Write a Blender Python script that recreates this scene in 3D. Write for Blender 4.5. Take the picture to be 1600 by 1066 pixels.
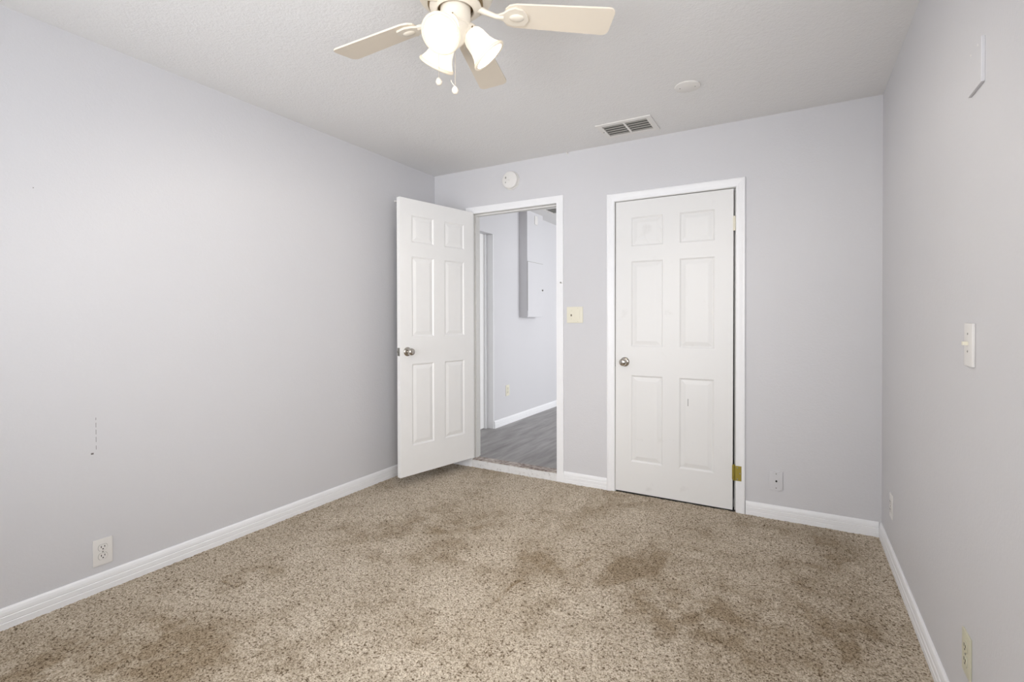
import bpy, bmesh, math, random
import numpy as np
from mathutils import Vector, Matrix

for o in list(bpy.data.objects): bpy.data.objects.remove(o)
scn = bpy.context.scene
COL = scn.collection
R = math.radians

# ------------------------------------------------------------------ camera
YAW, PITCH, ROLL = 0.5182, 0.0082, -0.0025
FPX, CY, CAMH = 776.57, 506.67, 1.2038
_r = Vector((math.cos(YAW), math.sin(YAW), 0)); _f = Vector((-math.sin(YAW), math.cos(YAW), 0)); _u = Vector((0, 0, 1))
fw = _f * math.cos(PITCH) - _u * math.sin(PITCH); up = _u * math.cos(PITCH) + _f * math.sin(PITCH)
cr = _r * math.cos(ROLL) + up * math.sin(ROLL); cu = up * math.cos(ROLL) - _r * math.sin(ROLL)
cd = bpy.data.cameras.new('camera'); cam = bpy.data.objects.new('camera', cd); COL.objects.link(cam)
m = Matrix.Identity(4)
for i in range(3):
    m[i][0] = cr[i]; m[i][1] = cu[i]; m[i][2] = -fw[i]
m[2][3] = CAMH
cam.matrix_world = m
cd.sensor_fit = 'HORIZONTAL'; cd.sensor_width = 36.0
cd.lens = 36.0 * FPX / 1600.0
cd.shift_y = -(533 - CY) / 1600.0
cd.clip_start = 0.02
scn.camera = cam

# ------------------------------------------------------------------ world, lights, exposure
W = bpy.data.worlds.new('world'); scn.world = W; W.use_nodes = True
W.node_tree.nodes['Background'].inputs[0].default_value = (0.90, 0.94, 1.0, 1)
W.node_tree.nodes['Background'].inputs[1].default_value = 2.6
scn.view_settings.view_transform = 'Standard'
scn.view_settings.look = 'None'
scn.view_settings.gamma = 1.0
scn.view_settings.use_curve_mapping = False
scn.view_settings.exposure = 0.03

def area(name, loc, direction, sx, sy, watts, color, spread=180):
    l = bpy.data.lights.new(name, 'AREA'); l.shape = 'RECTANGLE'; l.size = sx; l.size_y = sy
    l.energy = watts; l.color = color; l.spread = R(spread)
    o = bpy.data.objects.new(name, l); COL.objects.link(o); o.location = loc
    o.rotation_euler = Vector(direction).to_track_quat('-Z', 'Y').to_euler()
    return o
# room shell numbers
XL, XR, YB, YF, H = -2.699, 0.417, 3.395, -0.68, 2.44
WT = 0.115
WIN = (-2.15, -0.35, 0.72, 2.06)           # window assumed in the unseen wall behind the camera
area('window_daylight', ((WIN[0]+WIN[1])/2, YF-0.16, (WIN[2]+WIN[3])/2), (0, 1, 0.25), 1.78, 1.32, 1.5, (0.84, 0.92, 1.0))
# added beam, narrower and slightly rising, to brighten the back wall and ceiling
area('added_window_beam', ((WIN[0]+WIN[1])/2, YF-0.15, (WIN[2]+WIN[3])/2), (-0.04, 1, 0.20), 1.78, 1.32, 22, (0.96, 0.97, 1.0), 112)
# an added second window, out of view in the right wall, for more daylight
WIN2 = (-0.45, 1.00, 0.80, 2.02)
area('added_side_daylight', (XR+0.17, (WIN2[0]+WIN2[1])/2, (WIN2[2]+WIN2[3])/2), (-0.85, 1.0, 0.0), 1.30, 1.15, 12, (0.98, 0.98, 1.0), 95)
# added unseen daylight lamp in the far room, brightening the hall
area('added_far_daylight', (0.70, 6.0, 1.35), (-1, -0.1, 0), 2.0, 1.4, 60, (0.97, 0.98, 1.0))

# ------------------------------------------------------------------ materials
def srgb(r, g, b):
    f = lambda c: (c/255/12.92) if c/255 <= 0.04045 else ((c/255+0.055)/1.055)**2.4
    return (f(r), f(g), f(b), 1)
class NT:
    def __init__(s, name):
        s.m = bpy.data.materials.new(name); s.m.use_nodes = True
        s.t = s.m.node_tree; s.b = s.t.nodes['Principled BSDF']
    def n(s, kind, **kw):
        x = s.t.nodes.new(kind)
        for k, v in kw.items():
            if k in x.inputs: x.inputs[k].default_value = v
            else: setattr(x, k, v)
        return x
    def l(s, a, b): s.t.links.new(a, b)
    def coord(s):
        if not hasattr(s, 'c'): s.c = s.n('ShaderNodeTexCoord').outputs['Object']
        return s.c
    def noise(s, scale, detail=2, rough=0.5, vec=None):
        x = s.n('ShaderNodeTexNoise', Scale=scale, Detail=detail, Roughness=rough)
        s.l(vec or s.coord(), x.inputs['Vector']); return x.outputs['Fac']
    def ramp(s, fac, stops):
        x = s.n('ShaderNodeValToRGB'); e = x.color_ramp.elements
        while len(e) < len(stops): e.new(0.5)
        for i, (p, c) in enumerate(stops):
            e[i].position = p; e[i].color = c
        s.l(fac, x.inputs['Fac']); return x.outputs['Color']
    def mix(s, fac, a, b, mode='MIX'):
        x = s.n('ShaderNodeMix', data_type='RGBA', blend_type=mode)
        for i, v in ((0, fac), (6, a), (7, b)):
            if hasattr(v, 'is_linked'): s.l(v, x.inputs[i])
            else: x.inputs[i].default_value = v
        return x.outputs[2]
    def math(s, op, a, b=0.0):
        x = s.n('ShaderNodeMath', operation=op)
        for i, v in ((0, a), (1, b)):
            if hasattr(v, 'is_linked'): s.l(v, x.inputs[i])
            else: x.inputs[i].default_value = v
        return x.outputs[0]
    def bump(s, h, strength, dist):
        x = s.n('ShaderNodeBump', Strength=strength, Distance=dist)
        s.l(h, x.inputs['Height']); s.l(x.outputs[0], s.b.inputs['Normal'])
    def boxmask(s, spec):
        # spec: {axis: (centre, halfwidth)}; 1 inside
        sep = s.n('ShaderNodeSeparateXYZ'); s.l(s.coord(), sep.inputs[0]); out = None
        for ax, (c, w) in spec.items():
            d = s.math('ABSOLUTE', s.math('SUBTRACT', sep.outputs[ax], c))
            k = s.math('LESS_THAN', d, w)
            out = k if out is None else s.math('MULTIPLY', out, k)
        return out
    def set(s, color=None, rough=0.5, metal=0.0, spec=0.5, emit=None, es=0.0):
        b = s.b
        if color is not None:
            if hasattr(color, 'is_linked'): s.l(color, b.inputs['Base Color'])
            else: b.inputs['Base Color'].default_value = color
        b.inputs['Roughness'].default_value = rough; b.inputs['Metallic'].default_value = metal
        b.inputs['Specular IOR Level'].default_value = spec
        if emit: b.inputs['Emission Color'].default_value = emit; b.inputs['Emission Strength'].default_value = es
        return s.m

WALLC = srgb(213, 212, 214)
def wall_mat(name, marks=(), base=WALLC):
    t = NT(name)
    big = t.noise(1.3, 3, 0.6)
    c = t.mix(t.ramp(big, [(0.35, (0, 0, 0, 1)), (0.7, (1, 1, 1, 1))]), tuple(x*0.985 for x in base[:3])+(1,), base)
    for spec, dark, n0 in marks:
        msk = t.boxmask(spec)
        br = t.math('MULTIPLY', msk, t.math('GREATER_THAN', t.noise(60, 1), n0))
        c = t.mix(br, c, dark)
    t.bump(t.math('ADD', t.noise(95, 3, 0.6), t.math('MULTIPLY', t.noise(22, 2), 0.6)), 0.22, 0.004)
    return t.set(c, 0.55, 0, 0.35)
GREY = srgb(120, 116, 114)
M = {}
M['wall'] = wall_mat('wall_paint')
M['wall_left'] = wall_mat('wall_paint_scratched', [({1: (0.999, 0.0009), 2: (0.70, 0.075)}, GREY, 0.47),
    ({1: (0.985, 0.005), 2: (0.617, 0.004)}, GREY, 0.42), ({1: (0.80, 0.004), 2: (1.748, 0.002)}, GREY, 0.5)])
t = NT('ceiling_paint')
t.bump(t.math('ADD', t.noise(38, 4, 0.62), t.noise(110, 2)), 0.32, 0.007)
M['ceiling'] = t.set(srgb(232, 231, 230), 0.85, 0, 0.2)
def plain(name, c, rough=0.5, metal=0.0, spec=0.5, nz=0.0, nscale=40, vary=0.03, **k):
    t = NT(name)
    f = t.noise(nscale*0.4, 3)
    col = t.mix(f, tuple(x*(1-vary) for x in c[:3])+(1,), c)
    if nz: t.bump(t.noise(nscale, 3), nz, 0.002)
    return t.set(col, rough, metal, spec, **k)
M['trim'] = plain('white_trim_paint', srgb(244, 244, 245), 0.38, nz=0.08, nscale=60)
M['trim_old'] = plain('worn_white_trim_paint', srgb(228, 227, 224), 0.5, nz=0.3, nscale=70, vary=0.09)
M['door'] = plain('white_door_paint', srgb(241, 240, 238), 0.42, nz=0.07, nscale=45)
# closet door has faint grime and one scratch
t = NT('scuffed_door_paint')
f = t.ramp(t.noise(7, 4, 0.65), [(0.62, (0, 0, 0, 1)), (0.8, (1, 1, 1, 1))])
c = t.mix(t.math('MULTIPLY', f, 0.45), srgb(232, 231, 229), srgb(206, 203, 198))
c = t.mix(t.boxmask({0: (0.488, 0.0016), 2: (0.655, 0.024)}), c, srgb(105, 100, 96))
t.bump(t.noise(45, 3), 0.07, 0.002)
M['door_worn'] = t.set(c, 0.45)
M['plate'] = plain('white_plastic', srgb(232, 229, 225), 0.35)
M['ivory'] = plain('ivory_plastic', srgb(232, 227, 208), 0.35)
M['ivory_dark'] = plain('aged_ivory_plastic', srgb(214, 211, 188), 0.4)
M['slot'] = plain('dark_slot', srgb(38, 34, 32), 0.7)
M['toggle'] = plain('brown_toggle', srgb(120, 108, 90), 0.5)
M['nickel'] = plain('satin_nickel', srgb(196, 190, 182), 0.16, 1.0)
M['brass'] = plain('brass', srgb(172, 156, 76), 0.45, 0.9)
M['steel'] = plain('screw_steel', srgb(160, 158, 152), 0.35, 1.0)
M['void'] = plain('closet_shade', srgb(70, 66, 62), 0.9)
M['fan'] = plain('cream_fan_enamel', srgb(222, 213, 198), 0.35)
M['blade'] = plain('cream_fan_blade', srgb(224, 213, 196), 0.5)
M['fan_dark'] = plain('brown_fan_metal', srgb(128, 108, 78), 0.45, 0.3)
M['grille'] = plain('grey_louvre_and_gap', srgb(160, 158, 152), 0.5)  # also painted as the shade of narrow gaps
M['duct'] = plain('duct_shade', srgb(30, 29, 28), 0.8)
M['chain'] = plain('pull_chain', srgb(205, 195, 180), 0.4, 0.6)
M['shade'] = plain('frosted_glass_lit', srgb(228, 222, 208), 0.35, emit=(1.0, 0.93, 0.80, 1), es=0.52)
M['rim'] = plain('frosted_glass_rim', srgb(212, 198, 176), 0.35, emit=(1.0, 0.88, 0.70, 1), es=0.25)
M['bulb'] = plain('lit_bulb', srgb(255, 250, 240), 0.4, emit=(1.0, 0.93, 0.82, 1), es=6.0)
# carpet
t = NT('beige_carpet')
at = t.n('ShaderNodeAttribute', attribute_name='soil_shade').outputs['Fac']
sp = t.noise(165, 2, 0.6)
c1 = t.ramp(sp, [(0.30, srgb(130, 115, 96)), (0.48, srgb(196, 183, 164)), (0.68, srgb(228, 217, 200))])
fl = t.ramp(t.noise(88, 2, 0.7), [(0.34, (0, 0, 0, 1)), (0.44, (1, 1, 1, 1))])
c1 = t.mix(fl, srgb(112, 96, 78), c1)  # dark flecks: pile speckle with the shade of its pits painted in
c = t.mix(at, c1, (0.43, 0.36, 0.265, 1), 'MULTIPLY')
t.bump(t.noise(210, 2, 0.6), 0.7, 0.004)
M['carpet'] = t.set(c, 0.95, 0, 0.1)
# vinyl plank floor of the hall
t = NT('grey_vinyl_planks')
mp = t.n('ShaderNodeMapping'); t.l(t.coord(), mp.inputs[0]); mp.inputs['Rotation'].default_value = (0, 0, R(90))
br = t.n('ShaderNodeTexBrick', Scale=1.0); t.l(mp.outputs[0], br.inputs['Vector'])
br.inputs['Brick Width'].default_value = 1.22; br.inputs['Row Height'].default_value = 0.18; br.inputs['Mortar Size'].default_value = 0.0012
br.inputs['Color1'].default_value = srgb(150, 147, 146); br.inputs['Color2'].default_value = srgb(128, 125, 123); br.inputs['Mortar'].default_value = srgb(96, 93, 92)
mp2 = t.n('ShaderNodeMapping'); t.l(t.coord(), mp2.inputs[0]); mp2.inputs['Scale'].default_value = (7.0, 0.9, 1)
g = t.ramp(t.noise(2.2, 5, 0.65, mp2.outputs[0]), [(0.3, srgb(108, 105, 103)), (0.5, srgb(150, 147, 146)), (0.7, srgb(182, 179, 178))])
M['vinyl'] = t.set(t.mix(0.6, br.outputs['Color'], g), 0.42, 0, 0.4)
t = NT('worn_threshold_wood')
M['sill'] = t.set(t.ramp(t.noise(25, 4, 0.7), [(0.35, srgb(118, 104, 98)), (0.5, srgb(172, 160, 152)), (0.65, srgb(205, 198, 192))]), 0.7)
t = NT('flaking_white_paint')
M['riser'] = t.set(t.ramp(t.noise(34, 4, 0.7), [(0.30, srgb(176, 172, 168)), (0.42, srgb(226, 225, 224)), (1, srgb(240, 240, 241))]), 0.6)
t.bump(t.noise(40, 3), 0.5, 0.004)
t = NT('window_glass')
tr = t.n('ShaderNodeBsdfTransparent'); gl = t.n('ShaderNodeBsdfGlossy', Roughness=0.02); mx = t.n('ShaderNodeMixShader'); mx.inputs[0].default_value = 0.06
t.l(tr.outputs[0], mx.inputs[1]); t.l(gl.outputs[0], mx.inputs[2]); t.l(mx.outputs[0], t.t.nodes['Material Output'].inputs[0])
M['glass'] = t.m

# ------------------------------------------------------------------ mesh helpers
def box(bm, x0, x1, y0, y1, z0, z1, bev=0.0, seg=2):
    mt = Matrix.Translation(((x0+x1)/2, (y0+y1)/2, (z0+z1)/2)) @ Matrix.Diagonal((abs(x1-x0), abs(y1-y0), abs(z1-z0), 1))
    b2 = bmesh.new(); bmesh.ops.create_cube(b2, size=1.0, matrix=mt)
    if bev: bmesh.ops.bevel(b2, geom=list(b2.edges), offset=bev, segments=seg, affect='EDGES', profile=0.7)
    merge(bm, b2)
def merge(bm, b2, mt=None):
    if mt is not None: bmesh.ops.transform(b2, matrix=mt, verts=b2.verts)
    me = bpy.data.meshes.new('tmp'); b2.to_mesh(me); b2.free(); bm.from_mesh(me); bpy.data.meshes.remove(me)
def lathe(bm, prof, seg=32, mt=None, cap=True):
    """prof: (radius, z) list, turned round local z"""
    b2 = bmesh.new(); rings = []
    for r, z in prof:
        if r < 1e-6: rings.append([b2.verts.new((0, 0, z))])
        else: rings.append([b2.verts.new((r*math.cos(2*math.pi*i/seg), r*math.sin(2*math.pi*i/seg), z)) for i in range(seg)])
    for a, b in zip(rings, rings[1:]):
        for i in range(seg):
            j = (i+1) % seg
            if len(a) == 1 and len(b) == 1: continue
            if len(a) == 1: b2.faces.new((a[0], b[i], b[j]))
            elif len(b) == 1: b2.faces.new((a[i], b[0], a[j]))
            else: b2.faces.new((a[i], b[i], b[j], a[j]))
    if cap:
        for rg in (rings[0], rings[-1]):
            if len(rg) > 1: b2.faces.new(rg)
    bmesh.ops.recalc_face_normals(b2, faces=b2.faces)
    merge(bm, b2, mt)
def tube(bm, pts, rad, seg=10):
    pts = [Vector(p) for p in pts]; b2 = bmesh.new(); rings = []
    for i, p in enumerate(pts):
        d = (pts[min(i+1, len(pts)-1)] - pts[max(i-1, 0)]).normalized()
        q = d.to_track_quat('Z', 'Y').to_matrix(); r = rad[i] if isinstance(rad, (list, tuple)) else rad
        rings.append([b2.verts.new(p + q @ Vector((r*math.cos(2*math.pi*k/seg), r*math.sin(2*math.pi*k/seg), 0))) for k in range(seg)])
    for a, b in zip(rings, rings[1:]):
        for k in range(seg): b2.faces.new((a[k], a[(k+1) % seg], b[(k+1) % seg], b[k]))
    b2.faces.new(rings[0]); b2.faces.new(rings[-1])
    bmesh.ops.recalc_face_normals(b2, faces=b2.faces); merge(bm, b2)
def prism(bm, poly, z0, z1, mt=None):
    b2 = bmesh.new()
    a = [b2.verts.new((x, y, z0)) for x, y in poly]; b = [b2.verts.new((x, y, z1)) for x, y in poly]
    b2.faces.new(a); b2.faces.new(b)
    for i in range(len(poly)):
        j = (i+1) % len(poly); b2.faces.new((a[i], a[j], b[j], b[i]))
    bmesh.ops.recalc_face_normals(b2, faces=b2.faces); merge(bm, b2, mt)
def obj(name, bm, mat, parent=None, smooth=None, label=None, kind=None, cat=None, group=None):
    me = bpy.data.meshes.new(name); bm.to_mesh(me); bm.free(); me.materials.append(mat)
    if smooth is not None:
        for p in me.polygons: p.use_smooth = True
        me.set_sharp_from_angle(angle=R(smooth))
    o = bpy.data.objects.new(name, me); COL.objects.link(o)
    if parent: o.parent = parent
    for k, v in (('label', label), ('kind', kind), ('category', cat), ('group', group)):
        if v: o[k] = v
    return o
def thing(name, loc, rz, label, cat, group=None, kind=None):
    o = bpy.data.objects.new(name, None); COL.objects.link(o); o.location = loc; o.rotation_euler = (0, 0, rz)
    o.empty_display_size = 0.05
    for k, v in (('label', label), ('category', cat), ('group', group), ('kind', kind)):
        if v: o[k] = v
    return o
NB = bmesh.new
def struct(name, bm, mat, label=None, smooth=None): return obj(name, bm, mat, kind='structure', label=label, smooth=smooth)

# ------------------------------------------------------------------ the room shell
HF = 0.06                       # the hall floor lies a step above the carpet
O1 = (-2.312, -1.548, 2.076)    # doorway to the hall
O2 = (-1.102, -0.325, 2.030)    # closet doorway
b = NB(); box(b, XL-WT, XL, YF-WT, YB+WT, -0.05, H); struct('wall_left', b, M['wall_left'], 'long pale grey wall on the left with a scratch and an outlet')
b = NB(); box(b, XR, XR+WT, YF-WT, WIN2[0], -0.05, H); box(b, XR, XR+WT, WIN2[1], YB+WT, -0.05, H)
box(b, XR, XR+WT, WIN2[0], WIN2[1], -0.05, WIN2[2]); box(b, XR, XR+WT, WIN2[0], WIN2[1], WIN2[3], H); struct('wall_right', b, M['wall'], 'pale grey wall on the right with switch and outlets')
b = NB()
box(b, XL, O1[0]-0.018, YB, YB+WT, -0.05, H); box(b, O1[0]-0.018, O1[1]+0.018, YB, YB+WT, O1[2]+0.018, H)
box(b, O1[1]+0.018, O2[0]-0.018, YB, YB+WT, -0.05, H); box(b, O2[0]-0.018, O2[1]+0.018, YB, YB+WT, O2[2]+0.018, H)
box(b, O2[1]+0.018, XR, YB, YB+WT, -0.05, H); struct('wall_back', b, M['wall'], 'pale grey wall holding the two doorways')
b = NB()
box(b, XL, WIN[0], YF-WT, YF, -0.05, H); box(b, WIN[1], XR, YF-WT, YF, -0.05, H)
box(b, WIN[0], WIN[1], YF-WT, YF, -0.05, WIN[2]); box(b, WIN[0], WIN[1], YF-WT, YF, WIN[3], H)
struct('wall_front', b, M['wall'])
b = NB()
for x0, x1, z0, z1 in ((WIN[0], WIN[1], WIN[2], WIN[2]+0.03), (WIN[0], WIN[1], WIN[3]-0.03, WIN[3]), (WIN[0], WIN[0]+0.03, WIN[2]+0.03, WIN[3]-0.03), (WIN[1]-0.03, WIN[1], WIN[2]+0.03, WIN[3]-0.03)):
    box(b, x0, x1, YF-0.09, YF-0.04, z0, z1)
w = struct('window_1', b, M['trim'])
b = NB(); box(b, WIN[0]+0.03, WIN[1]-0.03, YF-0.066, YF-0.062, WIN[2]+0.03, WIN[3]-0.03); obj('window_pane', b, M['glass'], w)
b = NB(); box(b, WIN[0]-0.04, WIN[1]+0.04, YF, YF+0.05, WIN[2]-0.025, WIN[2]); obj('window_sill', b, M['trim'], w)
b = NB(); box(b, XR+0.04, XR+0.09, WIN2[0], WIN2[1], WIN2[2], WIN2[2]+0.03); box(b, XR+0.04, XR+0.09, WIN2[0], WIN2[1], WIN2[3]-0.03, WIN2[3])
box(b, XR+0.04, XR+0.09, WIN2[0], WIN2[0]+0.03, WIN2[2]+0.03, WIN2[3]-0.03); box(b, XR+0.04, XR+0.09, WIN2[1]-0.03, WIN2[1], WIN2[2]+0.03, WIN2[3]-0.03)
w = struct('added_window_2', b, M['trim'])  # frame of the added side window, out of view
b = NB(); box(b, XR+0.062, XR+0.066, WIN2[0]+0.03, WIN2[1]-0.03, WIN2[2]+0.03, WIN2[3]-0.03); obj('window_pane', b, M['glass'], w)
b = NB(); box(b, XL-WT, XR+WT, YF-WT, YB+WT, H, H+0.06); struct('ceiling', b, M['ceiling'], 'white stippled ceiling of the bedroom')

# carpet: a dense pile surface
rng = np.random.default_rng(7)
def smooth_noise(nx, ny, cells_x, cells_y):
    g = rng.random((cells_y+2, cells_x+2)); X = np.linspace(0, cells_x, nx); Y = np.linspace(0, cells_y, ny)
    xi = X.astype(int); yi = Y.astype(int); fx = X-xi; fy = Y-yi; fx = fx*fx*(3-2*fx); fy = (fy*fy*(3-2*fy))[:, None]
    a = g[np.ix_(yi, xi)]; b_ = g[np.ix_(yi, xi+1)]; c_ = g[np.ix_(yi+1, xi)]; d_ = g[np.ix_(yi+1, xi+1)]
    return (a*(1-fx)+b_*fx)*(1-fy)+(c_*(1-fx)+d_*fx)*fy
def build_carpet():
    x0, x1, y0, y1 = XL, XR, YF, YB
    dx = 0.0052; nx = int((x1-x0)/dx); ny = int((y1-y0)/dx)
    xs = np.linspace(x0, x1, nx); ys = np.linspace(y0, y1, ny); X, Y = np.meshgrid(xs, ys)
    h = rng.random((ny, nx))**0.6*0.0035 + smooth_noise(nx, ny, nx//2, ny//2)*0.0040
    h += smooth_noise(nx, ny, 40, 50)*0.002
    Z = h - 0.0085
    X = X + (rng.random((ny, nx))-0.5)*0.003; Y = Y + (rng.random((ny, nx))-0.5)*0.003
    X = np.clip(X, x0, x1); Y = np.clip(Y, y0, y1)
    n1 = smooth_noise(nx, ny, 14, 18); n2 = smooth_noise(nx, ny, 40, 50); n3 = smooth_noise(nx, ny, 110, 130)
    f = 0.5*n1+0.3*n2+0.2*n3
    nap = smooth_noise(nx, ny, 9, 5)*0.55 + smooth_noise(nx, ny, 22, 11)*0.45
    soil_shade = np.clip((f-0.48)*1.1, 0, 0.3) + 0.06*n2 + np.clip((nap-0.46)*1.0, 0, 0.16) + 0.05*(n3-0.5)  # random dirt plus painted shading of the brushed nap
    def blob(cx, cy, rx, ry, ang, amp):
        nonlocal soil_shade
        ca, sa = math.cos(R(ang)), math.sin(R(ang)); u = (X-cx)*ca+(Y-cy)*sa; v = -(X-cx)*sa+(Y-cy)*ca
        d = (u/rx)**2+(v/ry)**2; soil_shade = soil_shade + 0.8*amp*np.clip(1.25*np.exp(-d*0.6)*(0.35+0.9*n2+0.5*n3)-0.12, 0, 1)
    for s in SOIL: blob(*s)
    soil_shade = np.clip(soil_shade, 0, 0.75)
    # worn nap dents: thin grooves, their shade painted in as darker colour
    for (ax, ay, bx, by, w_) in DENTS:
        L2 = (bx-ax)**2+(by-ay)**2; tt = np.clip(((X-ax)*(bx-ax)+(Y-ay)*(by-ay))/L2, 0, 1)
        d = np.hypot(X-ax-tt*(bx-ax), Y-ay-tt*(by-ay)); g = np.exp(-(d/w_)**2); g = g*(0.3+n3); Z = Z - 0.008*g; soil_shade = np.clip(soil_shade+0.5*g, 0, 0.9)
    me = bpy.data.meshes.new('floor'); nv = nx*ny
    co = np.stack([X, Y, Z], -1).reshape(-1).astype(np.float32)
    idx = np.arange(nv).reshape(ny, nx); q = np.stack([idx[:-1, :-1], idx[:-1, 1:], idx[1:, 1:], idx[1:, :-1]], -1).reshape(-1).astype(np.int32)
    nf = (nx-1)*(ny-1)
    me.vertices.add(nv); me.vertices.foreach_set('co', co)
    me.loops.add(nf*4); me.loops.foreach_set('vertex_index', q)
    me.polygons.add(nf); me.polygons.foreach_set('loop_start', np.arange(0, nf*4, 4, dtype=np.int32))
    me.update(calc_edges=True); me.validate()
    me.polygons.foreach_set('use_smooth', np.ones(nf, dtype=bool))
    a = me.attributes.new('soil_shade', 'FLOAT', 'POINT'); a.data.foreach_set('value', soil_shade.reshape(-1).astype(np.float32))
    me.materials.append(M['carpet'])
    o = bpy.data.objects.new('floor', me); COL.objects.link(o); o['kind'] = 'structure'; o['label'] = 'beige cut-pile carpet with darker soiled patches and painted nap shading'
SOIL = [(-1.905, 0.920, 0.227, 0.111, -167, 0.75), (-1.920, 1.097, 0.167, 0.092, -170, 0.45), (-2.341, 0.693, 0.283, 0.119, -177, 0.30), (-2.378, 0.982, 0.179, 0.081, -167, 0.22), (-2.103, 1.455, 0.215, 0.093, -157, 0.20), (-2.014, 1.880, 0.191, 0.105, -159, 0.28), (-1.912, 2.167, 0.220, 0.106, -154, 0.22), (-1.696, 2.498, 0.273, 0.122, -152, 0.25), (-1.168, 2.314, 0.170, 0.100, 116, 0.50), (-1.197, 2.033, 0.152, 0.100, -151, 0.38), (-1.494, 1.973, 0.160, 0.067, -152, 0.18), (-0.836, 2.271, 0.219, 0.162, -139, 0.32), (-0.666, 2.440, 0.199, 0.144, 48, 0.25), (-0.356, 2.202, 0.187, 0.131, 64, 0.45), (-0.241, 2.068, 0.184, 0.121, 68, 0.38), (-0.023, 2.042, 0.202, 0.119, 63, 0.35), (-0.274, 1.824, 0.128, 0.089, 62, 0.20), (0.178, 2.774, 0.498, 0.123, 84, 0.25), (0.246, 2.463, 0.244, 0.082, 79, 0.25), (-0.231, 2.761, 0.173, 0.100, -135, 0.30), (-0.038, 3.221, 0.227, 0.102, -142, 0.20), (-0.733, 1.602, 0.091, 0.069, -145, 0.20), (-1.265, 1.467, 0.088, 0.063, -163, 0.25), (-1.588, 1.480, 0.166, 0.094, -160, 0.12), (-0.640, 1.963, 0.158, 0.091, -145, 0.15), (0.226, 3.099, 0.202, 0.100, 70, 0.25), ]
DENTS = [(-1.117, 1.789, -1.122, 1.963, 0.009), (-1.122, 1.963, -1.103, 2.019, 0.006), (-2.199, 1.337, -2.324, 1.330, 0.006), (-2.336, 1.337, -2.332, 1.386, 0.006), (-0.929, 2.255, -0.901, 2.399, 0.009), (-2.504, 2.912, -2.389, 2.908, 0.006), ]
build_carpet()

# hall floor, walls, ceiling beyond the doorway
HX = -2.758; HZ = 2.46
b = NB(); box(b, HX-0.20, 0.9, YB+0.045, 8.2, HF-0.05, HF); struct('floor', b, M['vinyl'], 'grey wood-look plank floor beyond the open door')
b = NB(); box(b, HX-0.3, 1.0, YB+WT, 8.3, HZ, HZ+0.05); struct('ceiling', b, M['ceiling'])
b = NB()   # hall wall with a recessed doorway near its start
box(b, HX-0.15, HX, 4.448, 8.2, -0.05, HZ); box(b, HX-0.15, HX, 3.66, 4.448, 2.105, HZ); box(b, HX-0.15, HX, YB+WT, 3.66, -0.05, HZ)
struct('wall_hall', b, M['wall'], 'pale grey hall wall seen through the doorway')
b = NB(); box(b, HX-0.15, 1.0, 8.2, 8.3, -0.05, HZ); struct('wall_far', b, M['wall'])
b = NB(); box(b, 0.9, 1.0, YB+WT, 8.2, -0.05, 0.6); box(b, 0.9, 1.0, YB+WT, 8.2, 2.1, HZ); box(b, 0.9, 1.0, YB+WT, 4.9, 0.6, 2.1); box(b, 0.9, 1.0, 7.1, 8.2, 0.6, 2.1)
struct('wall_side', b, M['wall'])
# closet interior
b = NB(); box(b, -1.40, -1.36, YB+WT, 4.2, -0.05, HZ); box(b, XR, XR+0.04, YB+WT, 4.2, -0.05, HZ); box(b, -1.36, XR, 4.16, 4.2, -0.05, HZ)
struct('wall_closet', b, M['wall'])
b = NB(); box(b, -1.36, XR, YB, 4.16, -0.06, -0.006); struct('floor', b, M['void'])  # dark colour stands for the shade inside the closet
# baseboards
BP = [(0, -0.01), (0.0135, -0.01), (0.0135, 0.020), (0.0118, 0.0225), (0.0130, 0.025), (0.0130, 0.044), (0.0105, 0.047), (0.0122, 0.050), (0.0112, 0.062), (0.0085, 0.072), (0.004, 0.0785), (0, 0.0785)]
def baseboard(name, a, c, out, z0=0.0, label=None):
    """run from a to c (xy) with outward direction out"""
    b2 = NB(); rings = []
    for p in (a, c): rings.append([b2.verts.new((p[0]+out[0]*t_, p[1]+out[1]*t_, z0+z)) for t_, z in BP])
    n = len(BP)
    for i in range(n): b2.faces.new((rings[0][i], rings[0][(i+1) % n], rings[1][(i+1) % n], rings[1][i]))
    b2.faces.new(rings[0]); b2.faces.new(rings[1]); bmesh.ops.recalc_face_normals(b2, faces=b2.faces)
    return struct(name, b2, M['trim'], label)
baseboard('baseboard_left', (XL, YF), (XL, YB), (1, 0), label='white moulded baseboard along the left wall')
baseboard('baseboard_right', (XR, YF), (XR, YB), (-1, 0), label='white moulded baseboard along the right wall')
baseboard('baseboard_back', (XL+0.0135, YB), (-2.366, YB), (0, -1), label='short white baseboard behind the open door')
baseboard('baseboard_back', (-1.493, YB), (-1.159, YB), (0, -1), label='short white baseboard between the two doorways')
baseboard('baseboard_back', (-0.266, YB), (XR-0.0135, YB), (0, -1), label='white baseboard between closet doorway and right corner')
baseboard('baseboard_front', (XL+0.0135, YF), (XR-0.0135, YF), (0, 1))
baseboard('baseboard_hall', (HX, 4.449), (HX, 8.2), (1, 0), HF, 'white baseboard of the hall beyond the doorway')

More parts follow.
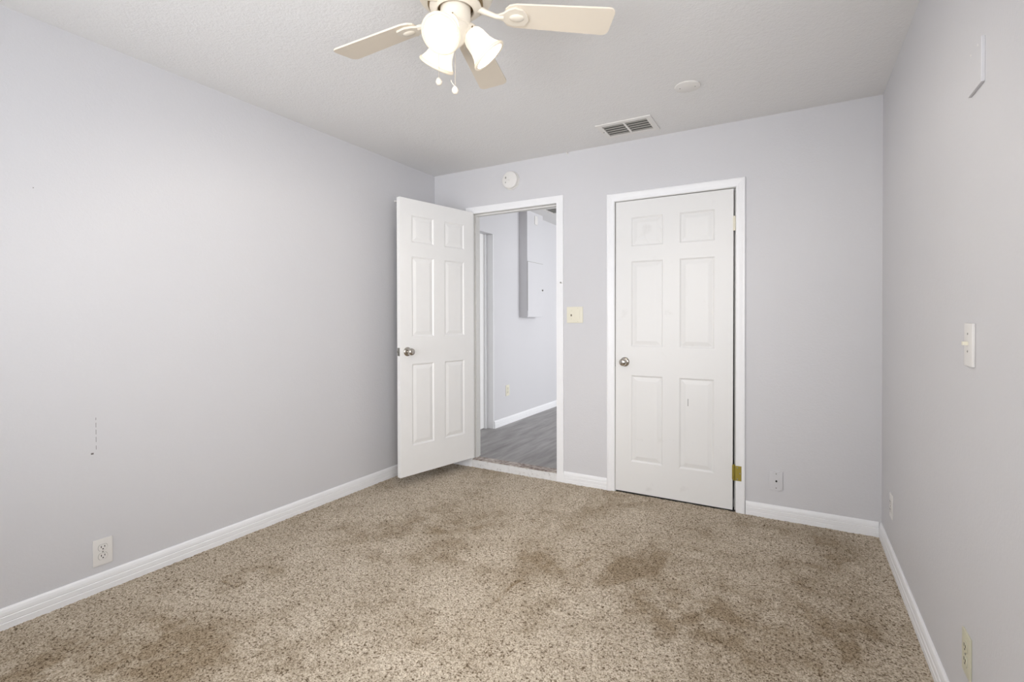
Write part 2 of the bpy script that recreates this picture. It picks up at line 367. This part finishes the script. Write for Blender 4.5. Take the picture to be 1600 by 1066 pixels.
# door casings
def casing(name, O, prof, label, zb, mat):
    """prof: (outward distance from opening edge, thickness towards the room)"""
    b2 = NB(); xl, xr, zt = O; rings = []
    for k in range(4):
        rg = []
        for s, t_ in prof:
            x = xl-s if k < 2 else xr+s; z = zb if k in (0, 3) else zt+s
            rg.append(b2.verts.new((x, YB-t_, z)))
        rings.append(rg)
    n = len(prof)
    for a, c in zip(rings, rings[1:]):
        for i in range(n): b2.faces.new((a[i], a[(i+1) % n], c[(i+1) % n], c[i]))
    b2.faces.new(rings[0]); b2.faces.new(rings[3]); bmesh.ops.recalc_face_normals(b2, faces=b2.faces)
    return struct(name, b2, mat, label)
casing('trim_1', (O1[0], O1[1], O1[2]-0.002), [(0, 0), (0, 0.011), (0.0015, 0.0125), (0.053, 0.0125), (0.0545, 0.011), (0.0545, 0)], 'plain white casing around the open doorway', -0.008, M['trim'])
casing('trim_2', O2, [(0.003, 0), (0.003, 0.006), (0.006, 0.0085), (0.012, 0.0095), (0.020, 0.0100), (0.030, 0.0125), (0.042, 0.0165), (0.050, 0.0170), (0.0545, 0.0150), (0.056, 0.012), (0.056, 0)], 'moulded white casing around the closet door', -0.008, M['trim'])
# jambs
def jamb(name, O, y0, y1, zb, stop_y, mat, label):
    b2 = NB(); xl, xr, zt = O
    box(b2, xl-0.018, xl, y0, y1, zb, zt+0.018); box(b2, xr, xr+0.018, y0, y1, zb, zt+0.018); box(b2, xl, xr, y0, y1, zt, zt+0.018)
    s0, s1 = stop_y
    box(b2, xl, xl+0.011, s0, s1, zb, zt); box(b2, xr-0.011, xr, s0, s1, zb, zt); box(b2, xl+0.011, xr-0.011, s0, s1, zt-0.011, zt)
    return struct(name, b2, mat, label)
jamb('trim_3', O1, YB, YB+WT, 0.055, (YB+0.042, YB+0.080), M['trim_old'], 'white door jamb and stop of the open doorway')
jamb('trim_4', O2, YB, YB+WT, -0.008, (YB+0.042, YB+0.080), M['trim_old'], 'white jamb of the closet doorway')
# threshold step
b = NB(); box(b, O1[0]-0.01, O1[1]+0.001, YB-0.012, YB+0.02, -0.008, 0.054, 0.003)
r_ = struct('trim_5', b, M['riser'], 'flaking white step board below the open doorway')
b = NB(); box(b, O1[0]+0.001, O1[1]-0.001, YB-0.006, YB+0.075, 0.0545, 0.0625, 0.002); obj('threshold_strip', b, M['sill'], r_, label='worn wooden strip on the step')
# door in the recess of the hall wall
b = NB(); box(b, HX-0.125, HX-0.09, 3.66, 4.40, HF+0.006, 2.105); struct('door_3', b, M['door'], 'white door edge in the recess of the hall wall')
b = NB(); box(b, HX-0.12, HX-0.072, 4.40, 4.4475, HF, 2.104); box(b, HX-0.0719, HX+0.0015, 4.436, 4.4475, HF, 2.104); struct('trim_6', b, M['trim'])

# ------------------------------------------------------------------ six-panel doors
def rect_ring(b2, y, x0, x1, z0, z1): return [b2.verts.new(p) for p in ((x0, y, z0), (x1, y, z0), (x1, y, z1), (x0, y, z1))]
def panel_door(Wd, Hd, T):
    """local: x 0..Wd from hinge/left edge, y 0..T, z 0..Hd; both faces panelled"""
    b2 = NB(); st = 0.1085*Wd/0.751; pw = (Wd-st*2-0.107)/2
    xs = [0, st, st+pw, st+pw+0.107, Wd-st, Wd]; k = Hd/2.01
    zs = [0, 0.213*k, 0.810*k, 1.008*k, 1.594*k, 1.696*k, 1.894*k, Hd]
    for side, y in ((-1, 0.0), (1, T)):
        for i in range(5):
            for j in range(7):
                x0, x1, z0, z1 = xs[i], xs[i+1], zs[j], zs[j+1]
                rg = rect_ring(b2, y, x0, x1, z0, z1)
                if i in (1, 3) and j in (1, 3, 5):
                    for ins, dep in ((0.004, 0.003), (0.010, 0.0075), (0.014, 0.0075), (0.036, 0.0022), (0.041, 0.0015)):
                        r2 = rect_ring(b2, y-side*dep, x0+ins, x1-ins, z0+ins, z1-ins)
                        for q in range(4): b2.faces.new((rg[q], rg[(q+1) % 4], r2[(q+1) % 4], r2[q]))
                        rg = r2
                b2.faces.new(rg)
    for x in (0, Wd):
        v = [b2.verts.new(p) for p in ((x, 0, 0), (x, T, 0), (x, T, Hd), (x, 0, Hd))]; b2.faces.new(v)
    for z in (0, Hd):
        v = [b2.verts.new(p) for p in ((0, 0, z), (Wd, 0, z), (Wd, T, z), (0, T, z))]; b2.faces.new(v)
    bmesh.ops.remove_doubles(b2, verts=b2.verts, dist=1e-5); bmesh.ops.recalc_face_normals(b2, faces=b2.faces)
    return b2
def knob_bm(base, direction):
    """door knob: rose, neck and round knob turned about the direction"""
    q = Vector(direction).to_track_quat('Z', 'Y').to_matrix().to_4x4(); mt = Matrix.Translation(base) @ q
    rose = NB(); lathe(rose, [(0.0, 0.0), (0.033, 0.0), (0.033, 0.003), (0.030, 0.007), (0.020, 0.010), (0.014, 0.0115), (0.0, 0.0115)], 36, mt)
    kn = NB(); lathe(kn, [(0.0, 0.0112), (0.0115, 0.0112), (0.0105, 0.022), (0.012, 0.029), (0.020, 0.033), (0.0255, 0.041), (0.0262, 0.050), (0.0235, 0.058), (0.017, 0.0625), (0.010, 0.064), (0.0, 0.064)], 36, mt)
    return rose, kn
def screw(b2, base, direction, r=0.0032):
    q = Vector(direction).to_track_quat('Z', 'Y').to_matrix().to_4x4()
    lathe(b2, [(0, -0.0002), (r, -0.0002), (r, 0.0006), (r*0.6, 0.0012), (0, 0.0013)], 12, Matrix.Translation(base) @ q)

# closet door (door_2), local x from its left (latch) edge
T = 0.035
d2 = obj('door_2', panel_door(0.758, 2.0205, T), M['door_worn'], kind='structure', label='closed white six-panel closet door with one brass hinge')
d2.location = (-1.1008, YB+0.004, 0.006); d2.rotation_euler = (0, R(0.14), 0)
rose, kn = knob_bm((0.066, 0.0, 0.905), (0, -1, 0))
o = obj('knob_rose', rose, M['nickel'], d2, 40); o = obj('door_knob', kn, M['nickel'], d2, 40, label='satin nickel knob')
b = NB(); box(b, -0.006, 0.0005, 0.003, 0.028, 0.870, 0.935, 0.0015); obj('latch_plate', b, M['slot'], d2)  # dark block painted for the shaded strike notch
# upper hinge painted over, lower hinge brass with its leaf screwed on the casing
b = NB(); lathe(b, [(0, 0), (0.0062, 0), (0.0062, 0.092), (0, 0.092)], 14, Matrix.Translation((0.765, -0.004, 1.756))); box(b, 0.756, 0.766, -0.002, 0.002, 1.757, 1.847)
obj('hinge', b, M['ivory'], d2, 40, label='painted-over upper hinge')
b = NB()
lathe(b, [(0, 0), (0.0058, 0), (0.0058, 0.100), (0, 0.100)], 14, Matrix.Translation((0.7680, -0.0075, 0.190)))
box(b, 0.756, 0.768, -0.006, -0.003, 0.195, 0.285)
h_ = obj('hinge', b, M['brass'], d2, 40, label='brass lower hinge with exposed leaf')
b = NB(); box(b, 0.7740, 0.8110, -0.0195, -0.0175, 0.193, 0.286, 0.0008); obj('hinge_leaf', b, M['brass'], h_)
for x, z in ((0.788, 0.275), (0.802, 0.240), (0.788, 0.204)):
    b = NB(); screw(b, (x, -0.0195, z), (0, -1, 0), 0.004); obj('screw', b, M['steel'], h_)

# open hall door (door_1): hinged on the left jamb, swung into the room
PIN = Vector((-2.314, 3.378)); FAR = Vector((-2.466, 2.672))
dirv = (FAR-PIN).normalized(); ang = math.atan2(dirv.y, dirv.x); W1 = (FAR-PIN).length - 0.003
# local x runs from hinge to latch edge; local +y is to the left of that, i.e. towards the camera side
d1 = obj('door_1', panel_door(W1, 1.998, T), M['door'], kind='structure', label='open white six-panel door swung against the left wall')
d1.location = (PIN.x+dirv.x*0.003, PIN.y+dirv.y*0.003, 0.082); d1.rotation_euler = (0, 0, ang)
for yy, dd in ((T, (0, 1, 0)), (0.0, (0, -1, 0))):
    rose, kn = knob_bm((W1-0.062, yy, 0.897), dd)
    obj('knob_rose', rose, M['nickel'], d1, 40); obj('door_knob', kn, M['nickel'], d1, 40, label='satin nickel knob')
b = NB(); box(b, W1-0.001, W1+0.0012, 0.005, 0.030, 0.868, 0.926, 0.0005); lp = obj('latch_plate', b, M['steel'], d1)
b = NB(); box(b, W1+0.001, W1+0.010, 0.011, 0.024, 0.889, 0.905, 0.003); obj('latch_bolt', b, M['steel'], lp)
for z in (0.20, 0.95, 1.72):
    b = NB(); lathe(b, [(0, 0), (0.006, 0), (0.006, 0.09), (0, 0.09)], 14, Matrix.Translation((-0.006, -0.003, z))); box(b, -0.006, 0.03, -0.002, 0.0005, z+0.001, z+0.089)
    obj('hinge', b, M['trim_old'], d1, 40)
b = NB(); box(b, O1[1]-0.0022, O1[1]-0.0002, YB+0.008, YB+0.034, 0.95, 1.02, 0.0006); so = obj('strike_plate', b, M['steel'], cat='strike plate', label='small metal strike plate on right jamb of the open doorway')

# ------------------------------------------------------------------ wall plates (local: x right along wall, -y out of the wall, z up)
RB, RL, RR = 0.0, R(90), R(-90)
def plate_bm(w_, h_, t_=0.0055, bev=0.003):
    b2 = NB(); box(b2, -w_/2, w_/2, -t_, 0, -h_/2, h_/2, bev, 2); return b2
def duplex(name, loc, rz, label, mat, w_=0.073, h_=0.118):
    t_ = thing(name, loc, rz, label, 'outlet', 'duplex outlets of the room')
    obj('cover_plate', plate_bm(w_, h_), mat, t_, 30)
    for s in (1, -1):
        zc = s*0.0195
        b2 = NB(); pts = []
        for k in range(28):
            a = 2*math.pi*k/28; x = 0.0172*math.cos(a); z = 0.0172*math.sin(a); pts.append((x, max(-0.0135, min(0.0135, z))))
        prism(b2, pts, 0, 0.0018, Matrix.Translation((0, -0.0054, zc)) @ Matrix.Rotation(R(90), 4, 'X'))
        rc = obj('receptacle', b2, mat, t_)
        b2 = NB(); prism(b2, [(x*1.07, z*1.08) for x, z in pts], 0, 0.0003, Matrix.Translation((0, -0.0054, zc)) @ Matrix.Rotation(R(90), 4, 'X')); obj('receptacle_gap', b2, M['grille'], rc)  # grey ring painted for the shaded gap round the receptacle
        b2 = NB(); box(b2, -0.0078, -0.0052, -0.0078, -0.0068, zc-0.001, zc+0.008); box(b2, 0.0052, 0.0078, -0.0078, -0.0068, zc, zc+0.0075)
        lathe(b2, [(0, 0), (0.0027, 0), (0.0027, 0.001), (0, 0.001)], 12, Matrix.Translation((0, -0.0068, zc-0.0068)) @ Matrix.Rotation(R(90), 4, 'X'))
        obj('slot', b2, M['slot'], rc)
    b2 = NB(); screw(b2, (0, -0.0056, 0), (0, -1, 0)); obj('screw', b2, M['steel'], t_)
    return t_
duplex('wall_outlet', (XL, 1.018, 0.171), RL, 'white duplex outlet low on the left wall above the baseboard', M['plate'])
duplex('wall_outlet', (XR, 3.058, 0.279), RR, 'white duplex outlet low on the right wall near the back corner', M['plate'])
duplex('wall_outlet', (XR, 1.812, 0.275), RR, 'ivory duplex outlet at the lower right edge, nearest on the right wall', M['ivory_dark'])
duplex('wall_outlet', (HX, 4.730, 0.430), RL, 'ivory duplex outlet on the hall wall beyond the open door', M['ivory'])
# two-gang switch between the doors
s = thing('light_switch', (-1.404, YB, 1.241), RB, 'ivory double switch plate between the doorway and the closet door', 'light switch')
obj('cover_plate', plate_bm(0.126, 0.118), M['ivory'], s, 30)
b = NB(); box(b, -0.0285, -0.0225, -0.0150, -0.0050, -0.010, 0.004, 0.001); obj('toggle', b, M['toggle'], s, label='brown toggle')
b = NB(); box(b, 0.0075, 0.0395, -0.0085, -0.005, -0.0325, 0.0325, 0.0015); obj('rocker', b, M['ivory'], s)
for x, z in ((-0.0255, 0.030), (-0.0255, -0.030), (0.0235, 0.048), (0.0235, -0.048)):
    b = NB(); screw(b, (x, -0.0055, z), (0, -1, 0), 0.0028); obj('screw', b, M['ivory_dark'], s)
# single switch on the right wall
s = thing('light_switch', (XR, 1.796, 1.133), RR, 'white single toggle switch halfway up the right wall', 'light switch')
obj('cover_plate', plate_bm(0.072, 0.118, 0.008, 0.004), M['plate'], s, 30)
b = NB(); box(b, -0.0045, 0.0045, -0.020, -0.007, -0.001, 0.009, 0.001); obj('toggle', b, M['ivory'], s)
for z in (0.030, -0.018):
    b = NB(); screw(b, (0, -0.008, z), (0, -1, 0), 0.003); obj('screw', b, M['steel'], s)
# cable plate
s = thing('cable_plate', (-0.099, YB, 0.230), RB, 'grey painted coaxial cable plate low on the back wall beside the closet door', 'wall plate')
obj('cover_plate', plate_bm(0.070, 0.114, 0.009, 0.002), M['wall'], s, 30)
b = NB(); lathe(b, [(0, 0), (0.0052, 0), (0.0052, 0.006), (0.002, 0.006), (0, 0.004)], 14, Matrix.Translation((0.001, -0.0088, -0.002)) @ Matrix.Rotation(R(90), 4, 'X')); obj('coaxial_socket', b, M['slot'], s)
for z in (0.042, -0.044):
    b = NB(); screw(b, (0, -0.009, z), (0, -1, 0), 0.0035); obj('screw', b, M['steel'], s)
# chime cover high on the right wall
s = thing('chime_cover', (XR, 1.750, 1.866), RR, 'square wall-coloured cover box high on the right wall', 'wall cover')
b = NB(); box(b, -0.056, 0.056, -0.008, 0, -0.058, 0.058, 0.002, 3); obj('cover', b, M['wall'], s, 30)
for x in (-0.03, 0.03):
    b = NB(); screw(b, (x, -0.008, 0.046), (0, -1, 0), 0.003); obj('screw', b, M['plate'], s)
# smoke alarm on the back wall
s = thing('smoke_alarm', (-1.936, YB, 2.296), RB, 'round white smoke alarm on the wall above the open doorway', 'smoke alarm')
RX = Matrix.Rotation(R(90), 4, 'X')
b = NB(); lathe(b, [(0, 0), (0.071, 0), (0.071, 0.008), (0.068, 0.011), (0, 0.011)], 48, RX); obj('mounting_base', b, M['plate'], s, 35)
b = NB(); lathe(b, [(0, 0.011), (0.061, 0.011), (0.061, 0.016), (0.0665, 0.018), (0.0665, 0.031), (0.064, 0.036), (0.058, 0.0385), (0, 0.0395)], 48, RX); obj('alarm_body', b, M['plate'], s, 35)
b = NB(); box(b, -0.036, -0.026, -0.0405, -0.038, 0.012, 0.027, 0.001); obj('sounder_slot', b, M['grille'], s)
b = NB(); box(b, -0.036, -0.029, -0.0405, -0.038, -0.022, -0.012, 0.001); obj('sounder_slot', b, M['grille'], s)
b = NB(); lathe(b, [(0, 0.038), (0.011, 0.038), (0.011, 0.0415), (0.009, 0.0425), (0, 0.0425)], 24, Matrix.Translation((-0.008, 0, 0)) @ RX); obj('test_button', b, M['plate'], s, 35)
# little white hooks
def anchor(name, loc, rz, label):
    b2 = NB(); lathe(b2, [(0, 0), (0.008, 0), (0.008, 0.003), (0.005, 0.006), (0.005, 0.012), (0.0065, 0.016), (0.004, 0.020), (0, 0.021)], 16, RX)
    o = obj(name, b2, M['plate'], None, 40, label, cat='wall hook'); o.location = loc; o.rotation_euler = (0, 0, rz)
anchor('wall_hook', (-1.460, YB, 2.430), RB, 'tiny white hook on the back wall right under the ceiling')
anchor('wall_hook', (XL, 2.905, 2.128), RL, 'tiny white hook on the left wall beside the top of the open door')
b = NB(); lathe(b, [(0, 0), (0.006, 0), (0.006, 0.002), (0.0022, 0.003), (0.0022, 0.014), (0, 0.014)], 14, Matrix.Translation((-1.512, YB-0.0125, 1.481)) @ RX)
tube(b, [(-1.512, YB-0.026, 1.481), (-1.506, YB-0.030, 1.479), (-1.500, YB-0.028, 1.476), (-1.498, YB-0.022, 1.474)], 0.0016, 8)
obj('hook_latch', b, M['steel'], None, 40, 'small metal hook screwed to the right casing of the open doorway', cat='hook')

# ------------------------------------------------------------------ ceiling fittings
s = thing('ceiling_cover_plate', (-0.498, 2.752, H), 0, 'round white blank cover plate with two screws on the ceiling', 'cover plate')
b = NB(); lathe(b, [(0, 0), (0.064, 0), (0.066, -0.003), (0.064, -0.007), (0.058, -0.009), (0, -0.009)], 48); obj('cover_disc', b, M['plate'], s, 35)
for a in (0, math.pi):
    b = NB(); screw(b, (0.038*math.cos(a+0.15), 0.038*math.sin(a+0.15), -0.009), (0, 0, -1), 0.0035); obj('screw', b, M['steel'], s)
def register(name, cx, cy, wx, wy, z, label):
    s = thing(name, (cx, cy, z), 0, label, 'air vent')
    fx, fy = 0.034, 0.034
    b = NB()
    hx, hy = wx/2, wy/2; t0, t1 = -0.007, 0.0
    box(b, -hx, hx, -hy, -hy+fy, t0, t1, 0.002); box(b, -hx, hx, hy-fy, hy, t0, t1, 0.002)
    box(b, -hx, -hx+fx, -hy+fy-0.002, hy-fy+0.002, t0, t1, 0.002); box(b, hx-fx, hx, -hy+fy-0.002, hy-fy+0.002, t0, t1, 0.002)
    obj('frame', b, M['plate'], s)
    b = NB(); box(b, -0.007, 0.007, -hy+fy, hy-fy, -0.006, -0.001); obj('divider', b, M['plate'], s)
    b = NB(); box(b, -hx+fx-0.004, hx-fx+0.004, -hy+fy-0.004, hy-fy+0.004, -0.0012, -0.0004); obj('duct_opening', b, M['duct'], s)  # near-black sheet painted for the shade inside the duct
    n = 5
    for side in (-1, 1):
        for k in range(n):
            y = -hy+fy+(k+0.5)*(wy-2*fy)/n
            b = NB(); x0, x1 = (0.008, hx-fx-0.001) if side > 0 else (-hx+fx+0.001, -0.008)
            prism(b, [(y-0.0060, -0.0020), (y+0.0055, -0.0068), (y+0.0070, -0.0060), (y-0.0045, -0.0014)], x0, x1, Matrix(((0, 0, 1, 0), (1, 0, 0, 0), (0, 1, 0, 0), (0, 0, 0, 1))))
            obj('louvre', b, M['grille'], s)
    b = NB(); screw(b, (-hx+0.017, 0, -0.007), (0, 0, -1), 0.004); obj('screw', b, M['slot'], s)
    return s
register('ceiling_vent', -0.936, 3.145, 0.350, 0.250, H, 'white rectangular ceiling vent with dark louvres near the closet door')
register('ceiling_vent', -2.325, 5.20, 0.345, 0.30, HZ, 'corner of a dark-slotted ceiling vent in the hall beyond the doorway')

# ------------------------------------------------------------------ electrical box on the hall wall
b = NB(); box(b, HX, HX+0.10, 5.016, 5.42, 1.237, HZ); struct('wall_chase', b, M['wall'], 'boxed-out column high on the hall wall')
s = thing('breaker_panel', (HX+0.10, 5.218, 1.56), RL, 'white electrical panel door with a small latch on the boxed-out hall column', 'electrical panel')
b = NB(); box(b, -0.198, 0.198, -0.006, 0, -0.318, 0.314, 0.002); obj('panel_door', b, M['wall'], s)
b = NB(); box(b, -0.198, 0.198, -0.0025, -0.0003, 0.3145, 0.319); obj('door_gap', b, M['grille'], s)  # grey strip painted for the shaded gap above the panel door
b = NB(); lathe(b, [(0, 0), (0.011, 0), (0.011, 0.010), (0.007, 0.014), (0, 0.014)], 16, Matrix.Translation((0.172, -0.006, 0.0)) @ RX); obj('panel_latch', b, M['steel'], s, 35)
b = NB(); box(b, -0.203, -0.1985, -0.006, -0.001, -0.25, 0.314); obj('panel_hinge', b, M['grille'], s)
s = thing('blank_plate', (HX+0.10, 5.235, 2.375), RL, 'small white blank plate above the electrical panel', 'wall plate')
obj('cover_plate', plate_bm(0.072, 0.10, 0.007), M['plate'], s, 30)

# ------------------------------------------------------------------ ceiling fan
FC = (-0.987, 1.356); ZB = 2.232
fan = thing('ceiling_fan', (FC[0], FC[1], H), 0, 'cream five-blade ceiling fan with three lit bell shades', 'ceiling fan')
z_ = lambda z: z-H
b = NB(); lathe(b, [(0, 0), (0.085, 0), (0.090, z_(2.42)), (0.075, z_(2.40)), (0.105, z_(2.385)), (0.128, z_(2.36)), (0.132, z_(2.30)), (0.120, z_(2.275)), (0.095, z_(2.262)), (0, z_(2.262))], 48)
obj('motor_housing', b, M['fan'], fan, 35)
b = NB(); lathe(b, [(0, z_(2.262)), (0.092, z_(2.262)), (0.092, z_(2.252)), (0.088, z_(2.250)), (0, z_(2.250))], 48); fly = obj('flywheel', b, M['fan_dark'], fan, 35, label='brown flywheel ring, darkened for the gap under the motor')  # brown colour also paints the shaded gap around the switch housing
b = NB(); lathe(b, [(0.060, z_(2.249)), (0.086, z_(2.249)), (0.086, z_(2.244)), (0.074, z_(2.237)), (0.064, z_(2.232)), (0.060, z_(2.234)), (0.060, z_(2.249))], 48, cap=False); obj('trim_ring', b, M['fan'], fly, 35)
b = NB(); lathe(b, [(0.0, z_(2.249)), (0.0505, z_(2.249)), (0.0505, z_(2.240)), (0.0505, z_(2.185)), (0.046, z_(2.180)), (0.0, z_(2.180))], 48); obj('switch_housing', b, M['fan'], fan, 35)
b = NB(); lathe(b, [(0, z_(2.180)), (0.047, z_(2.180)), (0.047, z_(2.172)), (0.040, z_(2.160)), (0.026, z_(2.130)), (0.014, z_(2.118)), (0.006, z_(2.110)), (0, z_(2.108))], 40); obj('light_fitter', b, M['fan'], fan, 35)
BLADE0 = 35.8; PIT = 9.5
def blade_poly():
    x0, x1 = 0.165, 0.535; w0, w1 = 0.050, 0.060; pts = []
    pts += [(x0, -w0*0.55), (x0+0.012, -w0*0.85), (x0+0.035, -w0)]
    cx = x1-0.022
    pts += [(cx, -w1)] + [(cx+0.022*math.sin(R(a)), -w1+0.022-0.022*math.cos(R(a))) for a in (22, 45, 68, 90)]
    pts += [(x1, w1-0.022)] + [(cx+0.022*math.cos(R(a)), w1-0.022+0.022*math.sin(R(a))) for a in (22, 45, 68, 90)]
    pts += [(x0+0.035, w0), (x0+0.012, w0*0.85), (x0, w0*0.55)]
    return pts
for k in range(5):
    a = R(BLADE0+72*k); mt = Matrix.Rotation(a, 4, 'Z') @ Matrix.Translation((0, 0, z_(ZB))) @ Matrix.Rotation(R(-PIT), 4, 'X')
    b = NB(); prism(b, blade_poly(), -0.003, 0.003, mt); bl = obj('blade', b, M['blade'], fan)
    b = NB()
    tube(b, [Matrix.Rotation(a, 4, 'Z') @ Vector(p) for p in ((0.075, 0, z_(2.248)), (0.105, 0, z_(2.236)), (0.135, 0, z_(2.226)), (0.160, 0, z_(2.227)))], [0.012, 0.009, 0.008, 0.010], 12)
    # medallion: a pointed oval under the blade root
    out = [(0.145, -0.010), (0.160, -0.017), (0.175, -0.032), (0.195, -0.041), (0.222, -0.034), (0.240, -0.014), (0.246, 0.010), (0.236, 0.030), (0.200, 0.035), (0.174, 0.026), (0.158, 0.014), (0.145, 0.010)]
    prism(b, out, -0.0100, -0.0032, mt)
    obj('blade_arm', b, M['fan'], bl, 40)
    b = NB(); lathe(b, [(0, -0.0165), (0.010, -0.0155), (0.015, -0.0125), (0.017, -0.0098), (0, -0.0098)], 24, mt @ Matrix.Translation((0.205, -0.002, 0)) @ Matrix.Diagonal((1.5, 1.0, 1, 1))); obj('medallion', b, M['fan'], bl, 40)
LAMP0 = -78.0
for k in range(3):
    a = R(LAMP0+120*k); rot = Matrix.Rotation(a, 4, 'Z')
    neck = Vector((0.040, 0, z_(2.180))); mouth = Vector((0.112, 0, z_(2.100))); ax = (mouth-neck).normalized()
    q = ax.to_track_quat('Z', 'Y').to_matrix().to_4x4(); mt = rot @ Matrix.Translation(neck) @ q; L = (mouth-neck).length
    b = NB(); lathe(b, [(0, -0.012), (0.016, -0.012), (0.024, -0.004), (0.0275, 0.006), (0.0275, 0.020), (0.025, 0.020), (0.025, 0.006), (0, 0.002)], 32, mt)
    tube(b, [rot @ Vector((0.020, 0, z_(2.158))), rot @ Vector((0.034, 0, z_(2.170))), rot @ (neck - ax*0.004)], 0.012, 12)
    cup = obj('lamp_socket', b, M['fan'], fan, 40)
    for s_ in (0.9, 3.0, 5.1):
        b = NB(); tube(b, [mt @ Vector((0.027*math.cos(s_), 0.027*math.sin(s_), 0.013)), mt @ Vector((0.033*math.cos(s_), 0.033*math.sin(s_), 0.013))], 0.0022, 8); obj('set_screw', b, M['fan_dark'], cup)
    prof = [(0.0235, 0.004), (0.0255, 0.012), (0.034, 0.022), (0.0385, 0.036), (0.0400, 0.052), (0.0425, 0.068), (0.0480, 0.084), (0.0555, 0.097), (0.0585, 0.102)]
    inner = [(r-0.003, z) for r, z in reversed(prof[1:-1])] + [(0.0215, 0.006)]
    sc = L/0.106
    pr = [(r, z*sc) for r, z in prof+inner]
    b = NB(); lathe(b, pr+[pr[0]], 48, mt, cap=False)
    sh = obj('lamp_shade', b, M['shade'], fan, 60, label='glowing frosted bell shade')
    b = NB(); rp = [(0.0590, 0.1005), (0.0625, 0.1040), (0.0635, 0.1085), (0.0615, 0.1115), (0.0560, 0.1115), (0.0530, 0.1095), (0.0540, 0.1020), (0.0590, 0.1005)]
    lathe(b, [(r, z*sc) for r, z in rp], 48, mt, cap=False); obj('shade_rim', b, M['rim'], sh, 60)
    b = NB(); lathe(b, [(0, 0.003), (0.011, 0.004), (0.012, 0.014), (0.017, 0.024), (0.018, 0.034), (0.014, 0.044), (0.006, 0.049), (0, 0.050)], 24, mt); obj('bulb', b, M['bulb'], fan, 60)
    l = bpy.data.lights.new('fan_lamp', 'POINT'); l.energy = 20; l.color = (1.0, 0.93, 0.83); l.shadow_soft_size = 0.012
    lo = bpy.data.objects.new('fan_lamp', l); COL.objects.link(lo); lo.location = Vector((FC[0], FC[1], H)) + (mt @ Vector((0, 0, 0.064)))
def chain(dx, dy, z0, z1, tail, name='pull_chain'):
    b = NB(); n = int((z0-z1)/0.0045)
    tube(b, [(dx, dy, z_(z0)), (dx, dy, z_(z1))], 0.0008, 6)
    for i in range(n):
        b2 = bmesh.new(); bmesh.ops.create_icosphere(b2, subdivisions=1, radius=0.0016, matrix=Matrix.Translation((dx, dy, z_(z0-i*0.0045)))); merge(b, b2)
    c_ = obj(name, b, M['chain'], fan)
    b = NB(); lathe(b, [(0, 0.013), (0.004, 0.012), (0.0095, 0.006), (0.0115, -0.001), (0.0085, -0.008), (0.003, -0.011), (0, -0.011)], 20, Matrix.Translation((dx, dy, z_(z1-0.008))) @ Matrix.Rotation(R(25), 4, 'X'))
    if tail: tube(b, [(dx, dy, z_(z1+0.004)), (dx-0.009, dy-0.004, z_(z1+0.016)), (dx-0.013, dy-0.006, z_(z1+0.026))], 0.0014, 6)
    obj('chain_fob', b, M['fan'], c_, 60)
rv = (math.cos(YAW), math.sin(YAW)); fv = (-math.sin(YAW), math.cos(YAW))
chain(-0.056*rv[0], -0.056*rv[1], 2.190, 2.008, False)
chain(0.004*rv[0]-0.052*fv[0], 0.004*rv[1]-0.052*fv[1], 2.190, 1.955, True)
